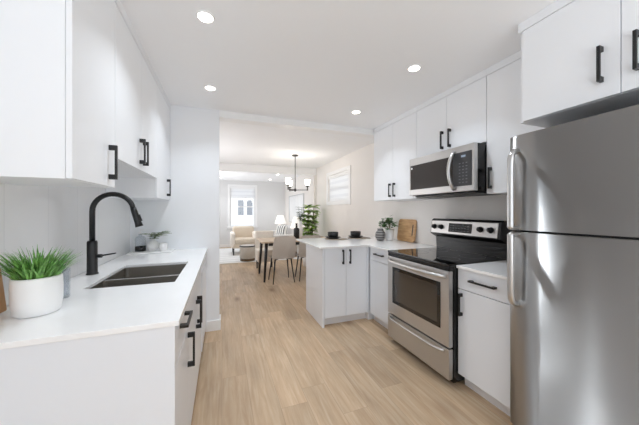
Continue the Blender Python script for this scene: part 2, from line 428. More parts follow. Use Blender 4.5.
def window(name, axis, a0, a1, z0, z1, wall, inward):
    """casing, sash bars and pane of one window; axis is the direction it runs in"""
    def B(bm, p0, p1, q0, q1, r0, r1, bev=.003):
        if axis == 'X': add_box(bm, p0, p1, min(q0, q1), max(q0, q1), r0, r1, bev)
        else: add_box(bm, min(q0, q1), max(q0, q1), p0, p1, r0, r1, bev)
    c = 0.075; i = inward
    bm = bmesh.new()
    for (p0, p1, r0, r1) in ((a0-c, a0, z0-c, z1+c), (a1, a1+c, z0-c, z1+c), (a0, a1, z1, z1+c), (a0, a1, z0-c, z0)):
        B(bm, p0, p1, wall, wall+i*.018, r0, r1)
    root = struct(name, bm, M['trim'])
    bm = bmesh.new(); s = .045; q0, q1 = wall-i*.06, wall-i*.11
    for (p0, p1, r0, r1) in ((a0, a0+s, z0, z1), (a1-s, a1, z0, z1), (a0+s, a1-s, z1-s, z1), (a0+s, a1-s, z0, z0+s), (a0+s, a1-s, (z0+z1)/2-.02, (z0+z1)/2+.02)):
        B(bm, p0, p1, q0, q1, r0, r1)
    obj('window_sash', bm, M['trim'], root)
    bm = bmesh.new(); B(bm, a0+s, a1-s, wall-i*.082, wall-i*.088, z0+s, z1-s, 0); obj('window_pane', bm, M['pane'], root)
    return root
window('window_1', 'X', WF[0], WF[1], WF[2], WF[3], YF, -1)
window('window_2', 'Y', WR[0], WR[1], WR[2], WR[3], XR, -1)
bm = bmesh.new(); add_box(bm, WF[0]-.1, WF[1]+.1, YF-.06, YF, WF[2]-.03, WF[2], .004)
o = obj('window_sill', bm, M['trim'], bpy.data.objects['window_1'])
# unseen patio door, added in the back wall to let daylight in
bm = bmesh.new()
for (p0, p1, r0, r1) in ((DB[0], DB[0]+.07, 0, DB[3]), (DB[1]-.07, DB[1], 0, DB[3]), (DB[0]+.07, DB[1]-.07, DB[3]-.07, DB[3]), (DB[0]+.07, DB[1]-.07, 0, .08), (.70, .80, .08, DB[3]-.07)):
    add_box(bm, p0, p1, YB-.10, YB-.04, r0, r1, .003)
o = struct('door_1', bm, M['trim'])
bm = bmesh.new(); add_box(bm, DB[0]+.07, DB[1]-.07, YB-.072, YB-.066, .08, DB[3]-.07); obj('door_pane', bm, M['pane'], o)

# ------------------------------------------------------------------ outside
bm = bmesh.new(); add_box(bm, -25, 25, YF+.5, 40, -.7, -.6); struct('ground', bm, M['snow'])
h = thing('house', 'white sided house across the yard seen through the living room window', 'house', (1.2, 19, -.6))
bx('house_wall', M['siding'], h, -5, 5, 0, 6, 0, 6.2, 0)
for x in (-1.35, .02, .62):
    f = bx('house_window', M['trim'], h, x-.26, x+.26, -.04, 0, 1.55, 2.75, .01)
    bx('house_pane', M['housewin'], f, x-.19, x+.19, -.05, -.02, 1.63, 2.67, 0)
bm = bmesh.new()
vs = [bm.verts.new(p) for p in ((-5.4, -.5, 6.1), (5.4, -.5, 6.1), (5.4, 6.5, 6.1), (-5.4, 6.5, 6.1), (-5.4, 3, 8.2), (5.4, 3, 8.2))]
for q in ((0, 1, 5, 4), (2, 3, 4, 5), (0, 4, 3), (1, 2, 5), (0, 3, 2, 1)): bm.faces.new([vs[i] for i in q])
obj('roof', bm, M['snow'], h)

# ------------------------------------------------------------------ ceiling lamps
def pot(x, y, label, group='recessed ceiling lights', power=POT_W):
    t = thing('recessed_light', label, 'ceiling light', (x, y, ZC), 0, group)
    bm = bmesh.new(); add_lathe(bm, [(.040, -.003), (.042, -.006), (.048, -.005), (.051, -.001), (.051, .0)], seg=40); obj('trim_ring', bm, M['trim'], t)
    bm = bmesh.new(); add_lathe(bm, [(0, -.005), (.041, -.005), (.041, -.001), (0, -.001)], seg=40); obj('lens', bm, M['lens'], t)
    l = bpy.data.lights.new('bulb', 'AREA'); l.shape = 'DISK'; l.size = .08; l.energy = power; l.color = POT_COL; l.spread = math.radians(115)
    o = bpy.data.objects.new('bulb', l); COL.objects.link(o); o.parent = t; o.location = (0, 0, -.012)
pot(-.09, 1.645, 'round recessed light over the sink counter, nearest the camera')
pot(-.10, 2.58, 'round recessed light in front of the white dividing wall')
pot(1.41, 1.665, 'round recessed light in front of the microwave')
pot(1.42, 2.63, 'round recessed light above the peninsula doors')
pot(1.60, 7.96, 'small recessed light above the grey sofa, nearer of the two', 'recessed ceiling lights')
pot(1.60, 9.33, 'small recessed light above the grey sofa, close to the far wall', 'recessed ceiling lights')
pot(-.03, 7.96, 'recessed light half hidden at the dividing wall edge, nearer of the two', 'recessed ceiling lights')
pot(-.03, 9.33, 'recessed light half hidden at the dividing wall edge, close to the far wall', 'recessed ceiling lights')

t = thing('chandelier', 'dark metal chandelier with three lit glass shades over the dining table', 'chandelier', (1.37, 5.08, ZC))
bm = bmesh.new(); add_lathe(bm, [(0, 0), (.062, 0), (.062, -.018), (.05, -.026), (0, -.026)]); obj('canopy', bm, M['bronze'], t)
bm = bmesh.new(); add_tube(bm, [(0, 0, -.02), (0, 0, -.70)], .008); obj('rod', bm, M['bronze'], t)
bm = bmesh.new(); add_lathe(bm, [(0, -.67), (.02, -.67), (.026, -.69), (.026, -.715), (.012, -.73), (0, -.73)]); obj('hub', bm, M['bronze'], t)
for k, ph in enumerate((92, 212, 332)):
    a = math.radians(ph) - math.radians(20.4) - PI/2 + math.radians(0)
    # direction measured from the viewer's line so that the arms spread as seen
    dx, dy = math.cos(a), math.sin(a)
    R_ = .245
    bm = bmesh.new(); add_tube(bm, [(dx*.02, dy*.02, -.70), (dx*R_, dy*R_, -.70)], .0085)
    add_tube(bm, [(dx*R_, dy*R_, -.71), (dx*R_, dy*R_, -.63)], .012)
    add_lathe(bm, [(0, -.635), (.03, -.635), (.034, -.615), (.03, -.61), (0, -.61)], dx*R_, dy*R_); ar = obj('arm', bm, M['bronze'], t)
    bm = bmesh.new(); add_lathe(bm, [(.028, -.612), (.042, -.60), (.05, -.55), (.052, -.49), (.049, -.49), (.046, -.55), (.036, -.60), (0, -.606)], dx*R_, dy*R_, seg=24)
    obj('glass_shade', bm, M['shade_glow'], t)
    l = bpy.data.lights.new('bulb', 'POINT'); l.energy = CHAND_W; l.color = (1, .93, .84); l.shadow_soft_size = .04
    o = bpy.data.objects.new('bulb', l); COL.objects.link(o); o.parent = t; o.location = (dx*R_, dy*R_, -.44)

# ------------------------------------------------------------------ cabinets
def handle(parent, vertical, x, z, ln, y=0.0):
    """black bar pull, two square posts and a flat bar; x,z is its middle on the front"""
    bm = bmesh.new(); hw = .0065; st = .034; k = ln/2
    if vertical:
        add_box(bm, x-hw, x+hw, y-st, y-st+.010, z-k, z+k, .0012)
        for s in (-1, 1): add_box(bm, x-hw, x+hw, y-st+.009, y, z+s*(k-.012)-.012, z+s*(k-.012)+.012, .001)
    else:
        add_box(bm, x-k, x+k, y-st, y-st+.010, z-hw, z+hw, .0012)
        for s in (-1, 1): add_box(bm, x+s*(k-.012)-.012, x+s*(k-.012)+.012, y-st+.009, y, z-hw, z+hw, .001)
    return obj('handle', bm, M['black'], parent)
RIGHT, LEFT, FRONT = -PI/2, PI/2, 0.0
def cabinet(name, label, loc, rot, w, depth, h, fronts, m, toe=0.0, group=None, hollow=False, under=False, top_trim=0.0):
    """local frame: x along the front, front face at y=0 looking to -y, z up from its base"""
    t = thing(name, label, 'cabinet', loc, rot, group)
    bm = bmesh.new(); T = .019; z0 = toe
    if hollow:
        add_box(bm, 0, .018, T+.001, depth, z0, h); add_box(bm, w-.018, w, T+.001, depth, z0, h)
        add_box(bm, .018, w-.018, T+.001, depth, z0, z0+.018); add_box(bm, .018, w-.018, depth-.01, depth, z0+.018, h)
    else:
        add_box(bm, 0, w, T+.001, depth, z0, h-top_trim, .0012)
    obj('body', bm, m, t)
    if top_trim: bx('top_filler', m, t, 0, w, -.003, depth, h-top_trim+.002, h, .0015)
    if toe: bx('toe_kick', M['kick'], t, 0, w, .07, .085, 0, toe-.001, .0)
    for f in fronts:
        kind, x0, x1, a, b = f[:5]
        g = .0016
        d = bx(kind, m, t, x0+g, x1-g, 0, T, a+g, b-g, .0018)
        if len(f) > 5 and f[5]:
            v, hx, hz, ln = f[5]
            handle(d, v, hx, hz, ln)
    return t
HL = .165
TT = .055
# --- left wall cabinets (front X = -0.51, local x = +Y)
XU = -.51; DU = XU-XL
def lu(label, y0, y1, zb, doors):
    h = ZC-zb
    return cabinet('wall_cabinet', label, (XU, y0, zb), LEFT, y1-y0, DU-.001, h-.001, [('door', a-y0, b-y0, 0, h-TT, (True, hx-y0, hz-zb, HL)) for (a, b, hx, hz) in doors], M['upper'], group='white wall cabinets above the sink', top_trim=TT)
lu('white single door wall cabinet above the potted grass, nearest the camera', 1.203, 1.611, 1.437, [(1.203, 1.611, 1.535, 1.555)])
lu('short two door white wall cabinet above the sink', 1.613, 2.527, 1.592, [(1.613, 2.075, 2.037, 1.715), (2.075, 2.527, 2.115, 1.715)])
lu('white single door wall cabinet beside the white dividing wall', 2.529, YS-.002, 1.43, [(2.529, YS-.004, 2.945, 1.55)])
# --- right wall cabinets (front X = 1.95, local x = -Y)
XV = 1.95; DV = XR-XV
def ru(name, label, y1, y0, zb, doors, x=XV):
    h = ZC-zb
    return cabinet(name, label, (x, y1, zb), RIGHT, y1-y0, XR-x-.001, h-.001, [('door', y1-a, y1-b, 0, h-TT, (True, y1-hx, hz-zb, HL)) for (a, b, hx, hz) in doors], M['upper'], group='white wall cabinets above the range', top_trim=TT)
ru('wall_cabinet', 'tall two door white wall cabinet above the striped vase, farthest on its wall', 3.105, 2.264, 1.455, [(3.105, 2.682, 2.725, 1.575), (2.682, 2.264, 2.64, 1.575)])
ru('wall_cabinet', 'short two door white wall cabinet directly above the microwave', 2.262, 1.476, 1.865, [(2.262, 1.866, 1.907, 1.985), (1.866, 1.476, 1.82, 1.985)])
ru('wall_cabinet', 'narrow white wall cabinet between microwave and refrigerator', 1.474, 1.062, 1.455, [(1.474, 1.062, 1.435, 1.575)])
ru('wall_cabinet', 'deep white cabinet above the steel refrigerator', 1.060, .22, 1.848, [(1.040, .628, .69, 2.005), (.628, .225, .575, 2.005)], 1.67)
# --- left base run (front X = -0.185)
XB = -.166; HB = .893; TOE = .10
cabinet('base_cabinet', 'white base cabinet with drawer, at the near end of the sink counter', (XB, 1.103, 0), LEFT, .447, XB-XL-.001, HB,
        [('drawer', .02, .447, .722, HB, (False, .21, .835, .17)), ('door', .02, .447, TOE, .720, (True, .40, .605, .175))], M['base'], TOE)
c = bpy.data.objects['base_cabinet']
bx('end_panel', M['base'], c, -.0005, .0185, -.001, XB-XL-.002, 0.0, HB, .0015)
cabinet('base_cabinet', 'white two door base cabinet under the steel sink', (XB, 1.552, 0), LEFT, .90, XB-XL-.001, HB,
        [('door', 0, .45, TOE, HB, (True, .405, .62, .19)), ('door', .45, .90, TOE, HB, (True, .495, .62, .19))], M['base'], TOE, hollow=True)
t = thing('dishwasher', 'white dishwasher under the counter beside the dividing wall', 'dishwasher', (XB, 2.455, 0), LEFT)
bx('body', M['base'], t, .003, .597, .045, XB-XL-.02, .10, .875, .002)
bx('door', M['base'], t, .004, .596, -.006, .043, .11, .79, .004)
bx('control_panel', M['base'], t, .004, .596, -.006, .043, .815, .875, .004)
bx('pocket_handle', M['kick'], t, .01, .59, .012, .043, .791, .814, .001)
bx('toe_kick', M['darkgrey'], t, .004, .596, .07, .085, .0, .108, 0)
bx('filler', M['base'], cabinet('filler_cabinet', 'narrow white filler strip between dishwasher and dividing wall', (XB, 3.057, 0), LEFT, .047, .60, HB, [], M['base'], TOE), 0, .047, 0, .019, TOE, HB, .001)
# --- right base run (front X = 1.655)
XC = 1.662
cabinet('base_cabinet', 'pale corner base cabinet with drawer between peninsula and range', (XC, 2.752, 0), RIGHT, .480, XR-XC-.001, HB,
        [('drawer', .022, .48, .742, HB, (False, .225, .825, .17)), ('door', .022, .48, TOE, .740, (True, .45, .62, HL))], M['base'], TOE)
cabinet('base_cabinet', 'pale narrow base cabinet with drawer between range and refrigerator', (XC, 1.484, 0), RIGHT, .42, XR-XC-.001, HB,
        [('drawer', 0, .42, .742, HB, (False, .205, .822, .19)), ('door', 0, .42, TOE, .740, (True, .036, .63, HL))], M['base'], TOE)
# --- peninsula (front Y = 2.70)
XP0, XP1, YP = 1.064, 1.658, 2.755
c = cabinet('peninsula_cabinet', 'pale two door peninsula cabinet facing the camera', (XP0, YP, 0), FRONT, XP1-XP0, .612, HB,
        [('door', .022, .292, TOE, HB, (True, .247, .79, HL)), ('door', .292, .562, TOE, HB, (True, .337, .79, HL))], M['base'], TOE)
bx('end_panel', M['base'], c, -.004, .020, -.002, .614, 0, HB, .0015)
bx('corner_filler', M['base'], c, .564, XP1-XP0, .002, .019, TOE, HB, .001)
c2 = cabinet('base_cabinet', 'blind corner base unit behind the peninsula and the wall', (XP1+.002, YP, 0), FRONT, XR-XP1-.004, .612, HB, [], M['base'], 0)

# ------------------------------------------------------------------ worktops
ZT0, ZT = HB+.001, .914
def slab(name, label, rects, hole=None):
    bm = bmesh.new()
    xs = sorted({r[0] for r in rects}|{r[1] for r in rects}|({hole[0], hole[1]} if hole else set()))
    ys = sorted({r[2] for r in rects}|{r[3] for r in rects}|({hole[2], hole[3]} if hole else set()))
    V = {}
    def v(x, y, z):
        k = (round(x, 5), round(y, 5), z)
        if k not in V: V[k] = bm.verts.new((x, y, z))
        return V[k]
    for i in range(len(xs)-1):
        for j in range(len(ys)-1):
            cx, cy = (xs[i]+xs[i+1])/2, (ys[j]+ys[j+1])/2
            if not any(r[0] < cx < r[1] and r[2] < cy < r[3] for r in rects): continue
            if hole and hole[0] < cx < hole[1] and hole[2] < cy < hole[3]: continue
            bm.faces.new([v(x, y, ZT) for x, y in ((xs[i], ys[j]), (xs[i+1], ys[j]), (xs[i+1], ys[j+1]), (xs[i], ys[j+1]))])
    bmesh.ops.dissolve_limit(bm, angle_limit=.01, verts=list(bm.verts), edges=list(bm.edges))
    r = bmesh.ops.extrude_face_region(bm, geom=list(bm.faces))
    for e in r['geom']:
        if isinstance(e, bmesh.types.BMVert): e.co.z = ZT0
    bmesh.ops.recalc_face_normals(bm, faces=list(bm.faces))
    ed = [e for e in bm.edges if len(e.link_faces) == 2 and e.calc_face_angle(0) > .5]
    bmesh.ops.bevel(bm, geom=ed, offset=.002, segments=2, profile=.6, affect='EDGES')
    return tag(obj(name, bm, M['quartz']), label, 'countertop')
SK = (-.680, -.255, 1.700, 2.350)
slab('countertop', 'white quartz countertop around the steel sink', [(XL+.009, -.150, 1.095, YS-.001)], SK)
slab('countertop', 'white quartz peninsula countertop with place settings', [(1.015, XR-.001, 2.738, 3.70), (1.645, XR-.001, 2.272, 2.738)])
slab('countertop', 'small white quartz countertop between range and refrigerator', [(1.645, XR-.001, 1.064, 1.484)])

# ------------------------------------------------------------------ sink and faucet
t = thing('sink', 'stainless steel double bowl sink set in the white countertop', 'sink', (0, 0, ZT0))
def bowl(y0, y1):
    bm = bmesh.new(); x0, x1 = SK[0], SK[1]; dz = -.19; r = .012; th = .0
    add_box(bm, x0, x1, y0, y1, dz, -.0015, 0)
    top = [f for f in bm.faces if f.normal.z > .9 or all(abs(v.co.z+.0015) < 1e-5 for v in f.verts)]
    bmesh.ops.delete(bm, geom=top, context='FACES_ONLY')
    ed = [e for e in bm.edges if not all(abs(v.co.z+.0015) < 1e-5 for v in e.verts)]
    bmesh.ops.bevel(bm, geom=ed, offset=.022, segments=4, profile=.5, affect='EDGES')
    bmesh.ops.solidify(bm, geom=list(bm.faces), thickness=-.0015)
    o = obj('bowl', bm, M['sink'], t, smooth=False)
    bm = bmesh.new(); add_lathe(bm, [(0, dz+.004), (.035, dz+.004), (.045, dz+.003), (.045, dz+.0005), (0, dz+.0005)], (x0+x1)/2-.03, (y0+y1)/2); obj('drain', bm, M['handle_steel'], o)
bowl(1.700, 1.962); bowl(1.986, 2.350)
bx('divider', M['handle_steel'], t, SK[0], SK[1], 1.9630, 1.9850, -.06, -.0012, .004)

FX, FY = -.783, 2.09
t = thing('faucet', 'tall matte black pull-down kitchen faucet behind the sink', 'faucet', (FX, FY, ZT))
bm = bmesh.new(); add_lathe(bm, [(0, 0), (.032, 0), (.032, .006), (.028, .01), (.0275, .205), (.024, .215), (0, .215)], seg=28); obj('body', bm, M['black'], t)
pts = [(0, 0, .20), (0, 0, .40)]
RA = .112
for i in range(1, 17):
    a = PI - i/16*(PI*0.94); pts.append((RA+RA*math.cos(a), 0, .405+RA*math.sin(a)))
e = Vector(pts[-1]); d = (Vector(pts[-1])-Vector(pts[-2])).normalized()
bm = bmesh.new(); add_tube(bm, pts, .0155, 16); obj('spout', bm, M['black'], t)
p1 = e+d*.13
bm = bmesh.new(); add_tube(bm, [e-d*.005, e+d*.02, e+d*.10, p1], [.0165, .0185, .0200, .0235], 16); sp = obj('spray_head', bm, M['black'], t)
bm = bmesh.new(); add_tube(bm, [e+d*.05+Vector((.02, 0, .004)), e+d*.095+Vector((.022, 0, .004))], .006, 8); obj('spray_button', bm, M['darkgrey'], sp)
bm = bmesh.new(); add_tube(bm, [(.02, 0, .115), (.052, -.004, .115)], .012, 14); add_tube(bm, [(.045, -.004, .116), (.135, -.03, .132)], [.006, .0042], 10); obj('lever', bm, M['black'], t)

# ------------------------------------------------------------------ refrigerator
FRX, FRY1, FRY0, FRH = 1.555, 1.043, .275, 1.745
t = thing('refrigerator', 'stainless steel top freezer refrigerator', 'refrigerator', (FRX, FRY1, 0), RIGHT)
W_ = FRY1-FRY0
bx('cabinet_body', M['darkgrey'], t, .004, W_-.004, .072, .74, .03, 1.735, .006)
def fridge_door(z0, z1):
    bm = bmesh.new(); n = 14; prof = []
    # slightly bowed front with rounded vertical edges
    for i in range(n+1):
        s = i/n; x = .0+s*W_; prof.append((x, .0004*(2*s-1)**2))
    r = .016
    bot = [(0, .068), (0, r)]
    pl = [(0, .068), (0, .022)]
    for k in range(1, 5):
        a = k/5*PI/2; pl.append((r-r*math.cos(a), .022-(.016)*math.sin(a)))
    pl += [(x, y) for x, y in prof if r < x < W_-r]
    for k in range(4, 0, -1):
        a = k/5*PI/2; pl.append((W_-r+r*math.cos(a), .022-.016*math.sin(a)))
    pl += [(W_, .022), (W_, .068)]
    lo = [bm.verts.new((x, y, z0)) for x, y in pl]; hi = [bm.verts.new((x, y, z1)) for x, y in pl]
    m_ = len(pl)
    for i in range(m_):
        j = (i+1) % m_
        f = bm.faces.new((lo[i], lo[j], hi[j], hi[i])); f.smooth = i < m_-1
    bm.faces.new(lo[::-1]); bm.faces.new(hi)
    ed = [e for e in bm.edges if abs(e.verts[0].co.z-e.verts[1].co.z) < 1e-6 and len(e.link_faces) == 2 and (e.verts[0].co.y < .05)]
    bmesh.ops.bevel(bm, geom=ed, offset=.004, segments=2, affect='EDGES')
    return obj('door', bm, M['fridge'], t)
ZG = 1.208
d1 = fridge_door(ZG+.006, FRH); d1.name = 'freezer_door'
d2 = fridge_door(.10, ZG-.006); d2.name = 'fridge_door'
bx('door_gasket', M['black'], t, .01, W_-.01, .03, .071, ZG-.0055, ZG+.0055, 0)
bx('kick_grille', M['darkgrey'], t, .02, W_-.02, .05, .07, .015, .095, .003)
def fr_handle(z_open, z_gap, d):
    # arched bar, its far end turning back into the door
    bm = bmesh.new(); x = .050; pts = []; L_ = abs(z_open-z_gap); s = 1 if z_open > z_gap else -1
    ctl = [(.010, 1.0), (-.020, .985), (-.043, .94), (-.053, .86), (-.055, .6), (-.055, .3), (-.055, .06), (-.050, .02), (.010, .005)]
    P = [Vector((x, y, z_gap+s*L_*k)) for y, k in ctl]
    for i in range(len(P)-1):
        for q in range(4):
            p0 = P[max(i-1, 0)]; p1 = P[i]; p2 = P[i+1]; p3 = P[min(i+2, len(P)-1)]; u = q/4
            pts.append(.5*((2*p1)+(p2-p0)*u+(2*p0-5*p1+4*p2-p3)*u*u+(3*p1-p0-3*p2+p3)*u**3))
    pts.append(P[-1])
    add_tube(bm, pts, .0135, 12)
    for v in bm.verts: v.co.x = x+(v.co.x-x)*1.25
    obj('handle', bm, M['handle_steel'], d)
fr_handle(1.66, ZG+.012, d1); fr_handle(.795, ZG-.012, d2)

# ------------------------------------------------------------------ range
RX, RY1, RY0 = 1.583, 2.264, 1.488
t = thing('range', 'stainless steel and black electric range', 'oven', (RX, RY1, 0), RIGHT)
W_ = RY1-RY0; D_ = 2.322-RX
bx('body', M['blackg'], t, .002, W_-.002, .042, D_-.02, .03, .900, .003)
for i, (x, y) in enumerate(((.05, .10), (W_-.05, .10), (.05, D_-.08), (W_-.05, D_-.08))):
    bm = bmesh.new(); add_lathe(bm, [(0, 0), (.016, 0), (.016, .035), (0, .035)], x, y, seg=12); obj('foot', bm, M['black'], t)
bm = bmesh.new(); add_box(bm, .001, W_-.001, .0, D_-.10, .901, .921, .006); ck = obj('cooktop', bm, M['glassblack'], t)
for (x, y, r) in ((.20, .20, .10), (.58, .20, .085), (.20, .47, .085), (.58, .47, .10)):
    bm = bmesh.new(); add_lathe(bm, [(r-.002, .9214), (r, .9216), (r+.002, .9214)], x, y, seg=48); obj('burner_ring', bm, M['darkgrey'], ck)
bx('front_rail', M['blackg'], t, .003, W_-.003, .004, .042, .868, .900, .004)
d = bx('oven_door', M['steel'], t, .004, W_-.004, 0, .040, .295, .866, .006)
bm = bmesh.new(); x0, x1, z0, z1, b = .085, W_-.085, .415, .770, .032
for (a0, a1, c0, c1) in ((x0, x0+b, z0, z1), (x1-b, x1, z0, z1), (x0+b, x1-b, z1-b, z1), (x0+b, x1-b, z0, z0+b)): add_box(bm, a0, a1, -.003, .002, c0, c1, .0)
obj('window_frame', bm, M['glassblack'], d)
bx('window_glass', M['ovenglass'], d, x0+b, x1-b, -.002, .002, z0+b, z1-b, 0)
def bow_handle(parent, z, x0, x1, out, r=.013):
    bm = bmesh.new(); pts = []
    n = 18
    for i in range(n+1):
        s = i/n; x = x0+(x1-x0)*s; e = min(s, 1-s)
        y = -out*min(1, (e/.10))**.6 if e < .10 else -out
        pts.append((x, y-.008*math.sin(PI*s), z))
    add_tube(bm, pts, r, 12)
    for v in bm.verts: v.co.z = z+(v.co.z-z)*1.2
    return obj('handle', bm, M['handle_steel'], parent)
bow_handle(d, .825, .03, W_-.03, .045, .014)
d = bx('warming_drawer', M['steel'], t, .004, W_-.004, 0, .040, .055, .283, .006)
bow_handle(d, .258, .05, W_-.05, .03, .010)
# backguard
bm = bmesh.new()
y0, y1 = D_-.19, D_-.075
prof = [(y0+.085, .921), (D_-.005, .921), (D_-.005, 1.235), (y0+.045, 1.240), (y0+.022, 1.225), (y0, 1.085), (y0+.03, 1.065), (y0+.085, 1.045)]
lo = [bm.verts.new((.003, y, z)) for y, z in prof]; hi = [bm.verts.new((W_-.003, y, z)) for y, z in prof]
for i in range(len(prof)):
    j = (i+1) % len(prof); bm.faces.new((lo[i], lo[j], hi[j], hi[i]))
bm.faces.new(lo); bm.faces.new(hi[::-1])
bmesh.ops.bevel(bm, geom=list(bm.edges), offset=.003, segments=2, affect='EDGES')
bg = obj('backguard', bm, M['blackg'], t)
def on_guard(bm):       # tilt parts onto the sloping panel: local x across, y out, z up the slope
    a = math.atan2(.022, .14)
    bm.transform(Matrix.Translation((0, y0+.011, 1.155)) @ Matrix.Rotation(-a, 4, 'X'))
    return bm
bm = bmesh.new(); add_box(bm, .012, W_-.030, -.004, .004, -.064, .064, .003); obj('control_panel', on_guard(bm), M['steel'], bg)
bm = bmesh.new(); add_box(bm, .245, .505, -.007, .0, -.044, .044, .002); dp = obj('display_panel', on_guard(bm), M['glassblack'], t)
for r in range(3):
    for c_ in range(7):
        if r == 2 and c_ in (2, 3, 4): continue
        bm = bmesh.new()
        add_box(bm, .262+c_*.033, .262+c_*.033+.018, -.0082, -.0068, -.030+r*.024, -.030+r*.024+.005)
        obj('key', on_guard(bm), M['key'], dp)
bm = bmesh.new(); add_box(bm, .335, .415, -.0082, -.0068, .014, .034); obj('clock_display', on_guard(bm), M['darkgrey'], dp)
for x in (.060, .150, .590, .685):
    bm = bmesh.new(); add_lathe(bm, [(0, .030), (.017, .030), (.020, .026), (.022, .004), (.027, .002), (.027, 0), (0, 0)], seg=28)
    add_box(bm, -.004, .004, -.019, .019, .028, .036, .002)
    bm.transform(Matrix.Translation((x, -.004, 0)) @ Matrix.Rotation(PI/2, 4, 'X'))
    obj('knob', on_guard(bm), M['black'], bg)

# ------------------------------------------------------------------ microwave
MX, MY1, MY0, MZ0, MZ1 = 1.825, 2.226, 1.478, 1.463, 1.852
t = thing('microwave', 'stainless steel over-the-range microwave with arched handle', 'microwave', (MX, MY1, MZ0), RIGHT)
W_, H_ = MY1-MY0, MZ1-MZ0
bx('case', M['blackg'], t, .001, W_-.001, .037, XR-MX-.003, .012, H_-.001, .003)
bx('bottom_vent', M['darkgrey'], t, .03, W_-.03, .05, XR-MX-.03, 0, .011, .001)
bm = bmesh.new(); add_box(bm, 0, W_, 0, .036, .016, H_, .004); fd = obj('front_frame', bm, M['steel'], t)
bx('window_glass', M['mwglass'], fd, .018, .547, -.004, .004, .072, .318, .003)
cp = bx('control_panel', M['darkgrey'], t, .548, W_-.022, -.004, .004, .060, .335, .003)
bx('display', M['display'], cp, .632, .672, -.0052, -.0035, .292, .308, 0)
for r in range(7):
    for c_ in range(3):
        bx('key', M['key'], cp, .610+c_*.032, .610+c_*.032+.015, -.0052, -.0035, .085+r*.026, .085+r*.026+.006, 0)
bm = bmesh.new(); add_lathe(bm, [(0, .0015), (.010, .0015), (.010, 0), (0, 0)], seg=24); bm.transform(Matrix.Translation((.042, -.0042, .288)) @ Matrix.Rotation(PI/2, 4, 'X')); obj('badge', bm, M['trim'], fd)
bm = bmesh.new(); pts = []
for i in range(17):
    s = i/16; pts.append((.562-.008*math.sin(PI*s), -.004-.052*math.sin(PI*s)**.65, .035+s*.315))
add_tube(bm, pts, .0135, 12)
for v in bm.verts: v.co.x = .56+(v.co.x-.56)*1.1
obj('handle', bm, M['handle_steel'], fd)

# ------------------------------------------------------------------ plants helpers
def blade(bm, base, az, lean, ln, wd, curl=1.0, n=5):
    d = Vector((math.cos(az), math.sin(az), 0)); side = Vector((-d.y, d.x, 0)); p = Vector(base); ang = lean; prev = None
    for i in range(n+1):
        s = i/n; wv = wd*(1-s**1.8)+.0004
        row = [bm.verts.new(p-side*wv), bm.verts.new(p+Vector((0, 0, 0))-d*wv*.35), bm.verts.new(p+side*wv)]
        if prev:
            for k in range(2):
                f = bm.faces.new((prev[k], prev[k+1], row[k+1], row[k])); f.smooth = True
        prev = row
        p = p+(d*math.sin(ang)+Vector((0, 0, 1))*math.cos(ang))*ln/n
        ang += curl/n
def leaf(bm, p, dirv, ln, wd, droop=.4):
    d = Vector(dirv).normalized(); up = Vector((0, 0, 1)); side = d.cross(up)
    if side.length < .05: side = Vector((1, 0, 0))
    side.normalize(); nrm = side.cross(d).normalized(); prev = None; n = 5; pos = Vector(p)
    for i in range(n+1):
        s = i/n; wv = wd*math.sin(PI*(s*.92+.05))**.8
        c = pos+nrm*(-droop*ln*s*s*.5)
        row = [bm.verts.new(c-side*wv+nrm*wv*.25), bm.verts.new(c), bm.verts.new(c+side*wv+nrm*wv*.25)]
        if prev:
            for k in range(2):
                f = bm.faces.new((prev[k], prev[k+1], row[k+1], row[k])); f.smooth = True
        prev = row; pos = pos+d*ln/n

# potted grass by the sink
PX, PY = -.690, 1.372
t = thing('potted_grass', 'green ornamental grass in a white ceramic planter on the sink counter', 'plant', (PX, PY, ZT+.001), math.radians(35))
bm = bmesh.new(); add_lathe(bm, [(0, 0), (.060, 0), (.068, .006), (.074, .05), (.0745, .10), (.073, .142), (.070, .147), (.066, .142), (.068, .10), (.062, .03), (0, .03)], seg=40); obj('planter', bm, M['ceramic'], t)
bm = bmesh.new(); add_lathe(bm, [(0, .130), (.066, .130), (.066, .115), (0, .115)]); obj('soil', bm, M['soil'], t)
bm = bmesh.new(); rg = random.Random(3)
for i in range(340):
    a = rg.uniform(0, 2*PI); rr = .056*math.sqrt(rg.random()); ln = rg.uniform(.09, .15)
    az = a+rg.uniform(-.5, .5)
    blade(bm, (rr*math.cos(a), rr*math.sin(a), .128), az, rg.uniform(.0, .25)+rr*8, ln, rg.uniform(.0022, .0042), rg.uniform(.1, .9))
obj('grass_blades', bm, M['blade'], t)
# glass tumbler and wooden board beside it
bm = bmesh.new(); add_lathe(bm, [(0, .0), (.030, 0), (.032, .004), (.034, .135), (.031, .135), (.028, .012), (0, .012)], -.706, 1.568, ZT+.001, seg=28)
tag(obj('tumbler', bm, M['tumbler']), 'clear glass tumbler behind the white grass planter', 'glass')
bm = bmesh.new(); add_box(bm, 0, .024, 0, .26, 0, .175, .006, 3); bm.transform(Matrix.Translation((-.832, 1.165, ZT+.004)) @ Matrix.Rotation(math.radians(-6), 4, 'Y'))
tag(obj('wooden_board', bm, M['boardv']), 'brown wooden board leaning behind the white grass planter', 'board')

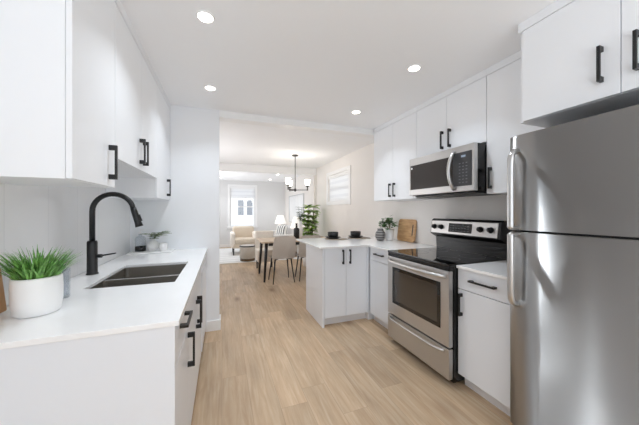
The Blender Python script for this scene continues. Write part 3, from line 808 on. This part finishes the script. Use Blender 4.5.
# tray group by the dividing wall
TX, TY = -.645, 2.985
bm = bmesh.new(); add_box(bm, -.185, .185, -.10, .10, 0, .012, .005, 3); bm.transform(Matrix.Translation((TX, TY, ZT+.001)) @ Matrix.Rotation(.04, 4, 'Z'))
tag(obj('tray', bm, M['ceramic']), 'small white tray on the counter beside the dividing wall', 'tray')
ZY = ZT+.014
K = 1.2
t = thing('soap_bottle', 'clear soap bottle with black lower half beside the white vase', 'bottle', (-.750, 3.02, ZY))
bm = bmesh.new(); add_lathe(bm, [(r*K, z*K) for r, z in [(0, 0), (.036, 0), (.038, .004), (.038, .04), (0, .04)]], seg=28); obj('label_band', bm, M['bluebase'], t)
bm = bmesh.new(); add_lathe(bm, [(r*K, z*K) for r, z in [(.037, .0405), (.0375, .10), (.03, .118), (.013, .125), (.013, .14), (.011, .14), (.011, .124), (.028, .115), (.0355, .10), (.035, .042)]], seg=28); obj('glass_body', bm, M['clear'], t)
bm = bmesh.new(); add_lathe(bm, [(r*K, z*K) for r, z in [(0, .141), (.014, .141), (.014, .152), (.004, .155), (.004, .175), (0, .175)]], seg=16); add_tube(bm, [(0, 0, .172*K), (.045, -.012, .170*K)], .005, 8); obj('pump', bm, M['ceramic'], t)
t = thing('bud_vase', 'round white vase holding a green sprig on the tray', 'vase', (-.640, 3.015, ZY))
bm = bmesh.new(); add_lathe(bm, [(0, 0), (.03, 0), (.048, .02), (.055, .048), (.046, .078), (.022, .096), (.018, .112), (.021, .116), (.015, .114), (.014, .095), (0, .09)], seg=28); obj('vase_body', bm, M['ceramic'], t)
bm = bmesh.new(); rg = random.Random(5)
for i in range(10):
    az = rg.uniform(-1.2, .3) if i > 3 else rg.uniform(-2.0, -.8); pp = [Vector((0, 0, .095))]; ang = rg.uniform(.2, .5)
    for k in range(7):
        pp.append(pp[-1]+Vector((math.cos(az)*math.sin(ang), math.sin(az)*math.sin(ang), math.cos(ang)))*.024); ang += .24
    add_tube(bm, pp, .0014, 5)
    for k in range(1, len(pp)):
        for s in (-1, 1): leaf(bm, pp[k], (math.cos(az+s*1.0), math.sin(az+s*1.0), .25), .045, .010)
obj('sprig', bm, M['sprig'], t)
bm = bmesh.new(); add_lathe(bm, [(0, 0), (.026, 0), (.031, .006), (.038, .075), (.0355, .075), (.029, .01), (0, .008)], -.545, 2.965, ZY, seg=28)
tag(obj('cup', bm, M['ceramic']), 'small white tapered cup on the tray, beside the round vase', 'cup')

# ------------------------------------------------------------------ things on the corner worktop
bm = bmesh.new(); add_box(bm, 0, .022, -.105, .105, 0, .275, .0)
# board with rounded corners and a slot
bm.free(); bm = bmesh.new()
def rrect(w, h, r, n=6):
    P = []
    for cx, cz, a0 in ((w/2-r, r, -PI/2), (w/2-r, h-r, 0), (-w/2+r, h-r, PI/2), (-w/2+r, r, PI)):
        for k in range(n+1):
            a = a0+k/n*PI/2; P.append((cx+r*math.cos(a), cz+r*math.sin(a)))
    return P
P = rrect(.34, .295, .035)
lo = [bm.verts.new((0, y, z)) for y, z in P]; hi = [bm.verts.new((.022, y, z)) for y, z in P]
bm.faces.new(lo); bm.faces.new(hi[::-1])
for i in range(len(P)): bm.faces.new((lo[i], lo[(i+1) % len(P)], hi[(i+1) % len(P)], hi[i]))
bmesh.ops.bevel(bm, geom=[e for e in bm.edges if abs(e.verts[0].co.x-e.verts[1].co.x) < 1e-6], offset=.003, segments=2, affect='EDGES')
t = thing('cutting_board', 'wooden cutting board leaning on the wall beside the range', 'cutting board', (2.272, 2.865, ZT+.004), 0)
bmB = bm; mt = Matrix.Rotation(math.radians(8), 4, 'Y'); bmB.transform(mt); obj('board', bmB, M['board'], t)
bm = bmesh.new(); add_box(bm, -.0012, .004, -.135, -.118, .085, .225, .001); bm.transform(mt); obj('grip_slot', bm, M['darkgrey'], t)
t = thing('potted_herb', 'leafy green plant in a white pot beside the cutting board', 'plant', (2.185, 3.08, ZT+.001))
bm = bmesh.new(); add_lathe(bm, [(0, 0), (.050, 0), (.054, .006), (.067, .15), (.062, .152), (.056, .13), (0, .13)], seg=28); obj('pot', bm, M['ceramic'], t)
bm = bmesh.new(); rg = random.Random(11); bs = bmesh.new()
for i in range(22):
    a = rg.uniform(0, 2*PI); le = rg.uniform(.1, 1.05); top = Vector((math.cos(a)*math.sin(le), math.sin(a)*math.sin(le), math.cos(le)))*rg.uniform(.09, .165)+Vector((0, 0, .15))
    add_tube(bs, [(0, 0, .13), (Vector((0, 0, .13))+top)/2+Vector((0, 0, .01)), top], .0016, 5)
    for k in range(6):
        b = a+rg.uniform(-2.2, 2.2); leaf(bm, top+Vector((rg.uniform(-.02, .02), rg.uniform(-.02, .02), rg.uniform(-.06, .02))), (math.cos(b), math.sin(b), rg.uniform(-.1, .9)), rg.uniform(.045, .065), rg.uniform(.016, .024))
obj('foliage', bm, M['herbleaf'], t); obj('stems', bs, M['stem'], t)
bm = bmesh.new(); add_lathe(bm, [(r*1.12, z*1.36) for r, z in [(0, 0), (.036, 0), (.052, .018), (.061, .048), (.058, .078), (.042, .098), (.034, .106), (.038, .122), (.033, .122), (.029, .106), (0, .09)]], 2.03, 3.07, ZT+.001, seg=32)
tag(obj('striped_vase', bm, M['vase']), 'grey banded round vase beside the white herb pot', 'vase')

# ------------------------------------------------------------------ place settings on the peninsula
def setting_(x, y, side):
    where = 'farther from the striped vase' if side == 0 else 'nearer the striped vase'
    z = ZT+.001
    bm = bmesh.new(); add_lathe(bm, [(0, 0), (.172, 0), (.174, .002), (.172, .004), (0, .004)], x, y, z, seg=40)
    tag(obj('placemat', bm, M['placemat']), f'round beige placemat on the peninsula, {where}', 'placemat', 'round placemats on the peninsula')
    bm = bmesh.new(); add_lathe(bm, [(0, 0), (.07, 0), (.108, .018), (.114, .026), (.109, .026), (.08, .021), (0, .021)], x-.045, y+.02, z+.0045, seg=40)
    tag(obj('plate', bm, M['black']), f'black dinner plate on the placemat {where}', 'plate', 'black plates on the peninsula')
    bm = bmesh.new(); add_lathe(bm, [(0, 0), (.058, 0), (.066, .004), (.076, .02), (.078, .072), (.074, .072), (.071, .02), (.06, .01), (0, .009)], x-.045, y+.02, z+.0262, seg=36)
    tag(obj('bowl', bm, M['black']), f'black bowl on the plate {where}', 'bowl', 'black bowls on the peninsula')
    bm = bmesh.new(); rg = random.Random(side+2)
    NX, NY = 9, 7; g = []
    for i in range(NX):
        row = []
        for j in range(NY):
            u, v_ = i/(NX-1), j/(NY-1)
            row.append(bm.verts.new((x-.01+u*.135, y-.150+v_*.07, z+.0260+.003*math.sin(u*7+side)+.002*math.cos(v_*6+u*3)-.006*u)))
        g.append(row)
    for i in range(NX-1):
        for j in range(NY-1): bm.faces.new((g[i][j], g[i+1][j], g[i+1][j+1], g[i][j+1])).smooth = True
    bmesh.ops.solidify(bm, geom=list(bm.faces), thickness=.016)
    lo_ = min(v.co.z for v in bm.verts)
    for v in bm.verts: v.co.z += z+.0045-lo_
    tag(obj('napkin', bm, M['linen']), f'folded white napkin beside the black plate {where}', 'napkin', 'white napkins on the peninsula')
setting_(1.56, 3.49, 0); setting_(1.93, 3.49, 1)

# ------------------------------------------------------------------ dining area
def chair(name, label, loc, rot):
    """upholstered shell chair; local front is +y (sitter looks to +y)"""
    t = thing(name, label, 'chair', loc, rot, 'grey dining chairs')
    # seat: shallow dish
    bm = bmesh.new(); nx, ny = 8, 8; g = []
    for i in range(nx+1):
        row = []
        for j in range(ny+1):
            u = i/nx*2-1; v_ = j/ny
            wd = .215+.015*v_
            corner = 1-.10*max(0, abs(u)-.6)/.4*(1 if v_ > .85 else 0)
            row.append(bm.verts.new((u*wd, -.20+v_*.42*corner, .455+.028*abs(u)**3*(1-v_*.6)+.05*max(0, .12-v_)-.012*math.sin(PI*v_))))
        g.append(row)
    for i in range(nx):
        for j in range(ny): bm.faces.new((g[i][j], g[i+1][j], g[i+1][j+1], g[i][j+1])).smooth = True
    bmesh.ops.solidify(bm, geom=list(bm.faces), thickness=.035)
    obj('seat', bm, M['chairfab'], t, subsurf=1)
    bm = bmesh.new(); g = []
    nz = 8
    for i in range(nx+1):
        row = []
        for j in range(nz+1):
            u = i/nx*2-1; s = j/nz
            wd = .222+.008*math.sin(PI*s)-.025*s
            rr = 0.03*(max(0, abs(u)-.7)/.3)**2*max(0, s-.72)/.28
            row.append(bm.verts.new((u*wd, -.205-.085*s**1.3+.045*u*u*(1-.2*s), .448+s*.425-rr)))
        g.append(row)
    for i in range(nx):
        for j in range(nz): bm.faces.new((g[i][j], g[i+1][j], g[i+1][j+1], g[i][j+1])).smooth = True
    bmesh.ops.solidify(bm, geom=list(bm.faces), thickness=.03)
    obj('backrest', bm, M['chairfab'], t, subsurf=1)
    for sx in (-1, 1):
        for sy in (-1, 1):
            bm = bmesh.new(); add_tube(bm, [(sx*.150, sy*.13+.01, .435), (sx*.20, sy*.185+.01, 0)], [.014, .009], 10); obj('leg', bm, M['black'], t)
    bm = bmesh.new(); add_tube(bm, [(-.15, -.12, .43), (.15, .14, .43)], .009, 8); add_tube(bm, [(.15, -.12, .43), (-.15, .14, .43)], .009, 8); obj('seat_frame', bm, M['black'], t)
    return t
c1 = chair('dining_chair', 'grey dining chair with black legs at the near corner of the table', (1.05, 4.88, 0), math.radians(3))
copy_thing(c1, (1.57, 4.90, 0), math.radians(-3), 'grey dining chair half hidden by the peninsula, below the black bottle')
t = thing('dining_table', 'dining table with pale wooden top and slim black legs', 'table', (1.40, 5.26, 0))
bx('tabletop', M['tablewood'], t, -.72, .72, -.39, .39, .722, .750, .006)
for sx in (-1, 1):
    for sy in (-1, 1):
        bm = bmesh.new(); add_tube(bm, [(sx*.62, sy*.32, .721), (sx*.665, sy*.355, 0)], [.032, .018], 12); obj('leg', bm, M['black'], t)
bm = bmesh.new()
for s in (-1, 1): add_box(bm, -.58, .58, s*.30-.012, s*.30+.012, .66, .7215, .002)
obj('apron', bm, M['black'], t)
bm = bmesh.new(); add_lathe(bm, [(0, 0), (.055, 0), (.060, .006), (.060, .19), (.05, .21), (.022, .225), (.020, .30), (.026, .315), (.022, .315), (.016, .30), (0, .29)], 1.45, 5.27, .751, seg=28)
tag(obj('bottle_vase', bm, M['black']), 'black bottle shaped vase on the dining table', 'vase')
t = thing('sprig_vase', 'slim white vase with dark eucalyptus sprigs on the dining table', 'vase', (1.585, 5.45, .751))
bm = bmesh.new(); add_lathe(bm, [(0, 0), (.045, 0), (.05, .01), (.052, .25), (.04, .30), (.034, .36), (.03, .36), (.034, .30), (0, .28)], seg=28); obj('vase_body', bm, M['ceramic'], t)
bm = bmesh.new(); rg = random.Random(21)
for i in range(7):
    az = rg.uniform(0, 6.28); pp = [Vector((0, 0, .33))]; ang = rg.uniform(.05, .35)
    for k in range(6):
        pp.append(pp[-1]+Vector((math.cos(az)*math.sin(ang), math.sin(az)*math.sin(ang), math.cos(ang)))*(.056 if i < 2 else .034)); ang += .06
    add_tube(bm, pp, .003, 5)
    for k in range(1, len(pp)):
        for s in (-1, 1): leaf(bm, pp[k], (math.cos(az+s*1.2), math.sin(az+s*1.2), .3), .07, .024)
obj('sprigs', bm, M['darkleaf'], t)
# tall plant
t = thing('potted_tree', 'tall broad leaved green plant in the dining corner', 'plant', (1.97, 5.99, 0))
bm = bmesh.new(); add_lathe(bm, [(0, 0), (.14, 0), (.15, .01), (.18, .30), (.17, .30), (.165, .26), (0, .26)], seg=32); obj('pot', bm, M['ceramic'], t)
bm = bmesh.new(); bl = bmesh.new(); rg = random.Random(9)
for i in range(5):
    az = i*1.257+.3; pp = [Vector((.03*math.cos(az), .03*math.sin(az), .25))]
    for k in range(9):
        pp.append(pp[-1]+Vector((math.cos(az)*.012+rg.uniform(-.01, .01), math.sin(az)*.012+rg.uniform(-.01, .01), .128-.012*(i % 3))))
    add_tube(bm, pp, [.014-.001*k for k in range(len(pp))], 7)
    for k in range(3, len(pp)):
        for s in range(9):
            b = rg.uniform(0, 6.28); leaf(bl, pp[k], (math.cos(b), math.sin(b), rg.uniform(.0, .9)), rg.uniform(.12, .18), rg.uniform(.045, .06), .7)
obj('stems', bm, M['stem'], t); obj('foliage', bl, M['leaf'], t)

# blinds
t = thing('zebra_blind', 'closed white banded blind in the dining room side window', 'blind', (XR, (WR[0]+WR[1])/2, WR[2]))
hw = (WR[1]-WR[0])/2-.006; hh = WR[3]-WR[2]
bx('cassette', M['trim'], t, .002, .055, -hw, hw, hh-.075, hh-.002, .004)
bx('fabric', M['blind'], t, .026, .029, -hw+.01, hw-.01, .03, hh-.075, 0)
bx('bottom_rail', M['trim'], t, .018, .038, -hw+.008, hw-.008, .006, .03, .004)
t = thing('zebra_blind', 'half raised white banded blind in the far living room window', 'blind', ((WF[0]+WF[1])/2, YF, WF[3]))
hw = (WF[1]-WF[0])/2-.006
bx('cassette', M['trim'], t, -hw, hw, .002, .05, -.085, -.002, .004)
bx('fabric', M['blind'], t, -hw+.01, hw-.01, .024, .027, -.40, -.085, 0)
bx('bottom_rail', M['trim'], t, -hw+.008, hw-.008, .016, .034, -.425, -.40, .004)

# ------------------------------------------------------------------ living area
bm = bmesh.new(); add_box(bm, -.55, 1.75, 6.95, 9.75, .001, .012, .003); tag(obj('rug', bm, M['rug']), 'large pale rug on the living room floor', 'rug')
def cushion(name, m, parent, x0, x1, y0, y1, z0, z1, b=.05):
    bm = bmesh.new(); add_box(bm, x0, x1, y0, y1, z0, z1, b, 4); return obj(name, bm, m, parent, smooth=True)
ZR = .0125
t = thing('sofa', 'pale grey sofa along the living room side wall', 'sofa', (1.30, 7.45, ZR))
cushion('base', M['sofa'], t, .05, .93, 0, 1.9, .10, .30, .04)
cushion('backrest', M['sofa'], t, .66, .93, .0, 1.9, .28, .82, .08)
for y in (0, 1.74): cushion('armrest', M['sofa'], t, .0, .93, y-.03, y+.19, .12, .62, .07)
for y in (.19, .965): cushion('seat_cushion', M['sofa'], t, .02, .70, y, y+.77, .29, .45, .05)
for x in (.12, .85):
    for y in (.08, 1.82): 
        bm = bmesh.new(); add_lathe(bm, [(0, 0), (.02, 0), (.026, .105), (0, .105)], x, y, seg=12); obj('leg', bm, M['black'], t)
def pillow(label, m, loc, rot, tilt, s=.46):
    bm = bmesh.new(); n = 10; g1 = []; 
    for sgn in (1, -1):
        g = []
        for i in range(n+1):
            row = []
            for j in range(n+1):
                u, v_ = i/n*2-1, j/n*2-1
                b = (1-u**4)*(1-v_**4); pin = 1-.06*(u*u*v_*v_)
                row.append(bm.verts.new((sgn*.085*b**.6, u*s/2*pin*(1-.05*(1-v_*v_)), (v_+1)*s/2*pin)))
            g.append(row)
        for i in range(n):
            for j in range(n): bm.faces.new((g[i][j], g[i+1][j], g[i+1][j+1], g[i][j+1])).smooth = True
    bmesh.ops.remove_doubles(bm, verts=list(bm.verts), dist=.001)
    bm.transform(Matrix.Rotation(tilt, 4, 'Y'))
    o = obj('throw_pillow', bm, m); o.location = loc; o.rotation_euler = (0, 0, rot)
    return tag(o, label, 'pillow', 'pillows on the grey sofa')
pillow('grey and white striped pillow at the near end of the sofa', M['pillow'], (1.66, 7.90, ZR+.475), .7, .30, .42)
pillow('plain cream pillow farther along the sofa', M['cream'], (1.72, 8.75, ZR+.475), -.2, .30, .42)
t = thing('armchair', 'cream armchair with tan seat below the far window', 'armchair', (.64, 8.45, ZR))
cushion('base', M['tan'], t, -.36, .36, -.36, .36, .20, .34, .04)
cushion('seat_cushion', M['tan'], t, -.28, .28, -.39, .25, .335, .48, .05)
cushion('backrest', M['tan'], t, -.33, .33, .20, .40, .30, .82, .08)
for x in (-.40, .27): cushion('armrest', M['cream'], t, x, x+.13, -.36, .36, .22, .66, .06)
for x in (-.32, .32):
    for y in (-.31, .31):
        bm = bmesh.new(); add_lathe(bm, [(0, 0), (.014, 0), (.022, .205), (0, .205)], x, y, seg=12); obj('leg', bm, M['black'], t)
t = thing('ottoman', 'round grey upholstered ottoman in front of the armchair', 'ottoman', (.635, 7.17, ZR))
bm = bmesh.new(); add_lathe(bm, [(0, .06), (.17, .06), (.20, .08), (.205, .25), (.20, .385), (.18, .405), (0, .41)], seg=40); obj('cushion', bm, M['pouf'], t)
bm = bmesh.new(); add_lathe(bm, [(0, .0), (.185, .0), (.19, .01), (.19, .058), (0, .058)], seg=40); obj('plinth', bm, M['stem'], t)
bm = bmesh.new(); add_lathe(bm, [(.2, .37), (.209, .376), (.209, .392), (.196, .402)], seg=40); obj('top_piping', bm, M['darkgrey'], t)
t = thing('slipcovered_chair', 'cream slipcovered chair at the far side of the dining table', 'chair', (.93, 5.98, 0), 0)
cushion('seat', M['cream'], t, -.21, .21, -.20, .24, .20, .47, .035)
cushion('backrest', M['cream'], t, -.21, .21, .18, .27, .30, .86, .04)
for x in (-.17, .17):
    for y in (-.15, .20):
        bm = bmesh.new(); add_lathe(bm, [(0, 0), (.016, 0), (.02, .215), (0, .215)], x, y, seg=12); obj('leg', bm, M['black'], t)
def table_lamp(label, x, y):
    st = thing('side_table', 'small white side table under the lamp ' + ('at the far end of the sofa' if y > 9 else 'at the near end of the sofa'), 'table', (x, y, 0))
    bm = bmesh.new(); add_lathe(bm, [(0, .53), (.20, .53), (.205, .54), (.205, .555), (0, .555)], seg=36); obj('tabletop', bm, M['trim'], st)
    bm = bmesh.new(); add_lathe(bm, [(0, 0), (.14, 0), (.14, .012), (.02, .025), (.018, .529), (0, .529)], seg=24); obj('pedestal', bm, M['trim'], st)
    t = thing('table_lamp', label, 'lamp', (x, y, .556))
    bm = bmesh.new(); add_lathe(bm, [(0, 0), (.07, 0), (.075, .01), (.09, .06), (.085, .14), (.03, .22), (.012, .25), (.012, .34), (0, .34)], seg=28); obj('base', bm, M['ceramic'], t)
    bm = bmesh.new(); add_lathe(bm, [(.215, .29), (.115, .60), (.112, .60), (.211, .29)], seg=36); obj('lamp_shade', bm, M['lampshade'], t)
table_lamp('white table lamp in front of the far grey wall', 2.06, 9.76)
table_lamp('white table lamp behind the sprig vase, at the near end of the sofa', 1.98, 7.05)
# framed print on the side wall
t = thing('picture_frame', 'large pale print in a thin grey frame on the living room wall', 'picture', (XR-.001, 8.5, .92), 0)
bm = bmesh.new(); y0, y1, h = -.92, .92, .94; b = .025
for (a0, a1, c0, c1) in ((y0, y0+b, 0, h), (y1-b, y1, 0, h), (y0+b, y1-b, h-b, h), (y0+b, y1-b, 0, b)): add_box(bm, -.03, 0, a0, a1, c0, c1, .002)
obj('frame', bm, M['greyframe'], t)
bx('print', M['art'], t, -.012, -.002, y0+b, y1-b, b, h-b, 0)
# outlet by the range
t = thing('wall_outlet', 'white wall outlet beside the range backguard', 'outlet', (XR-.001, 1.40, 1.11))
bx('cover_plate', M['trim'], t, -.006, 0, -.036, .036, 0, .115, .002)
bx('socket', M['kick'], t, -.0075, -.005, -.017, .017, .014, .101, .001)
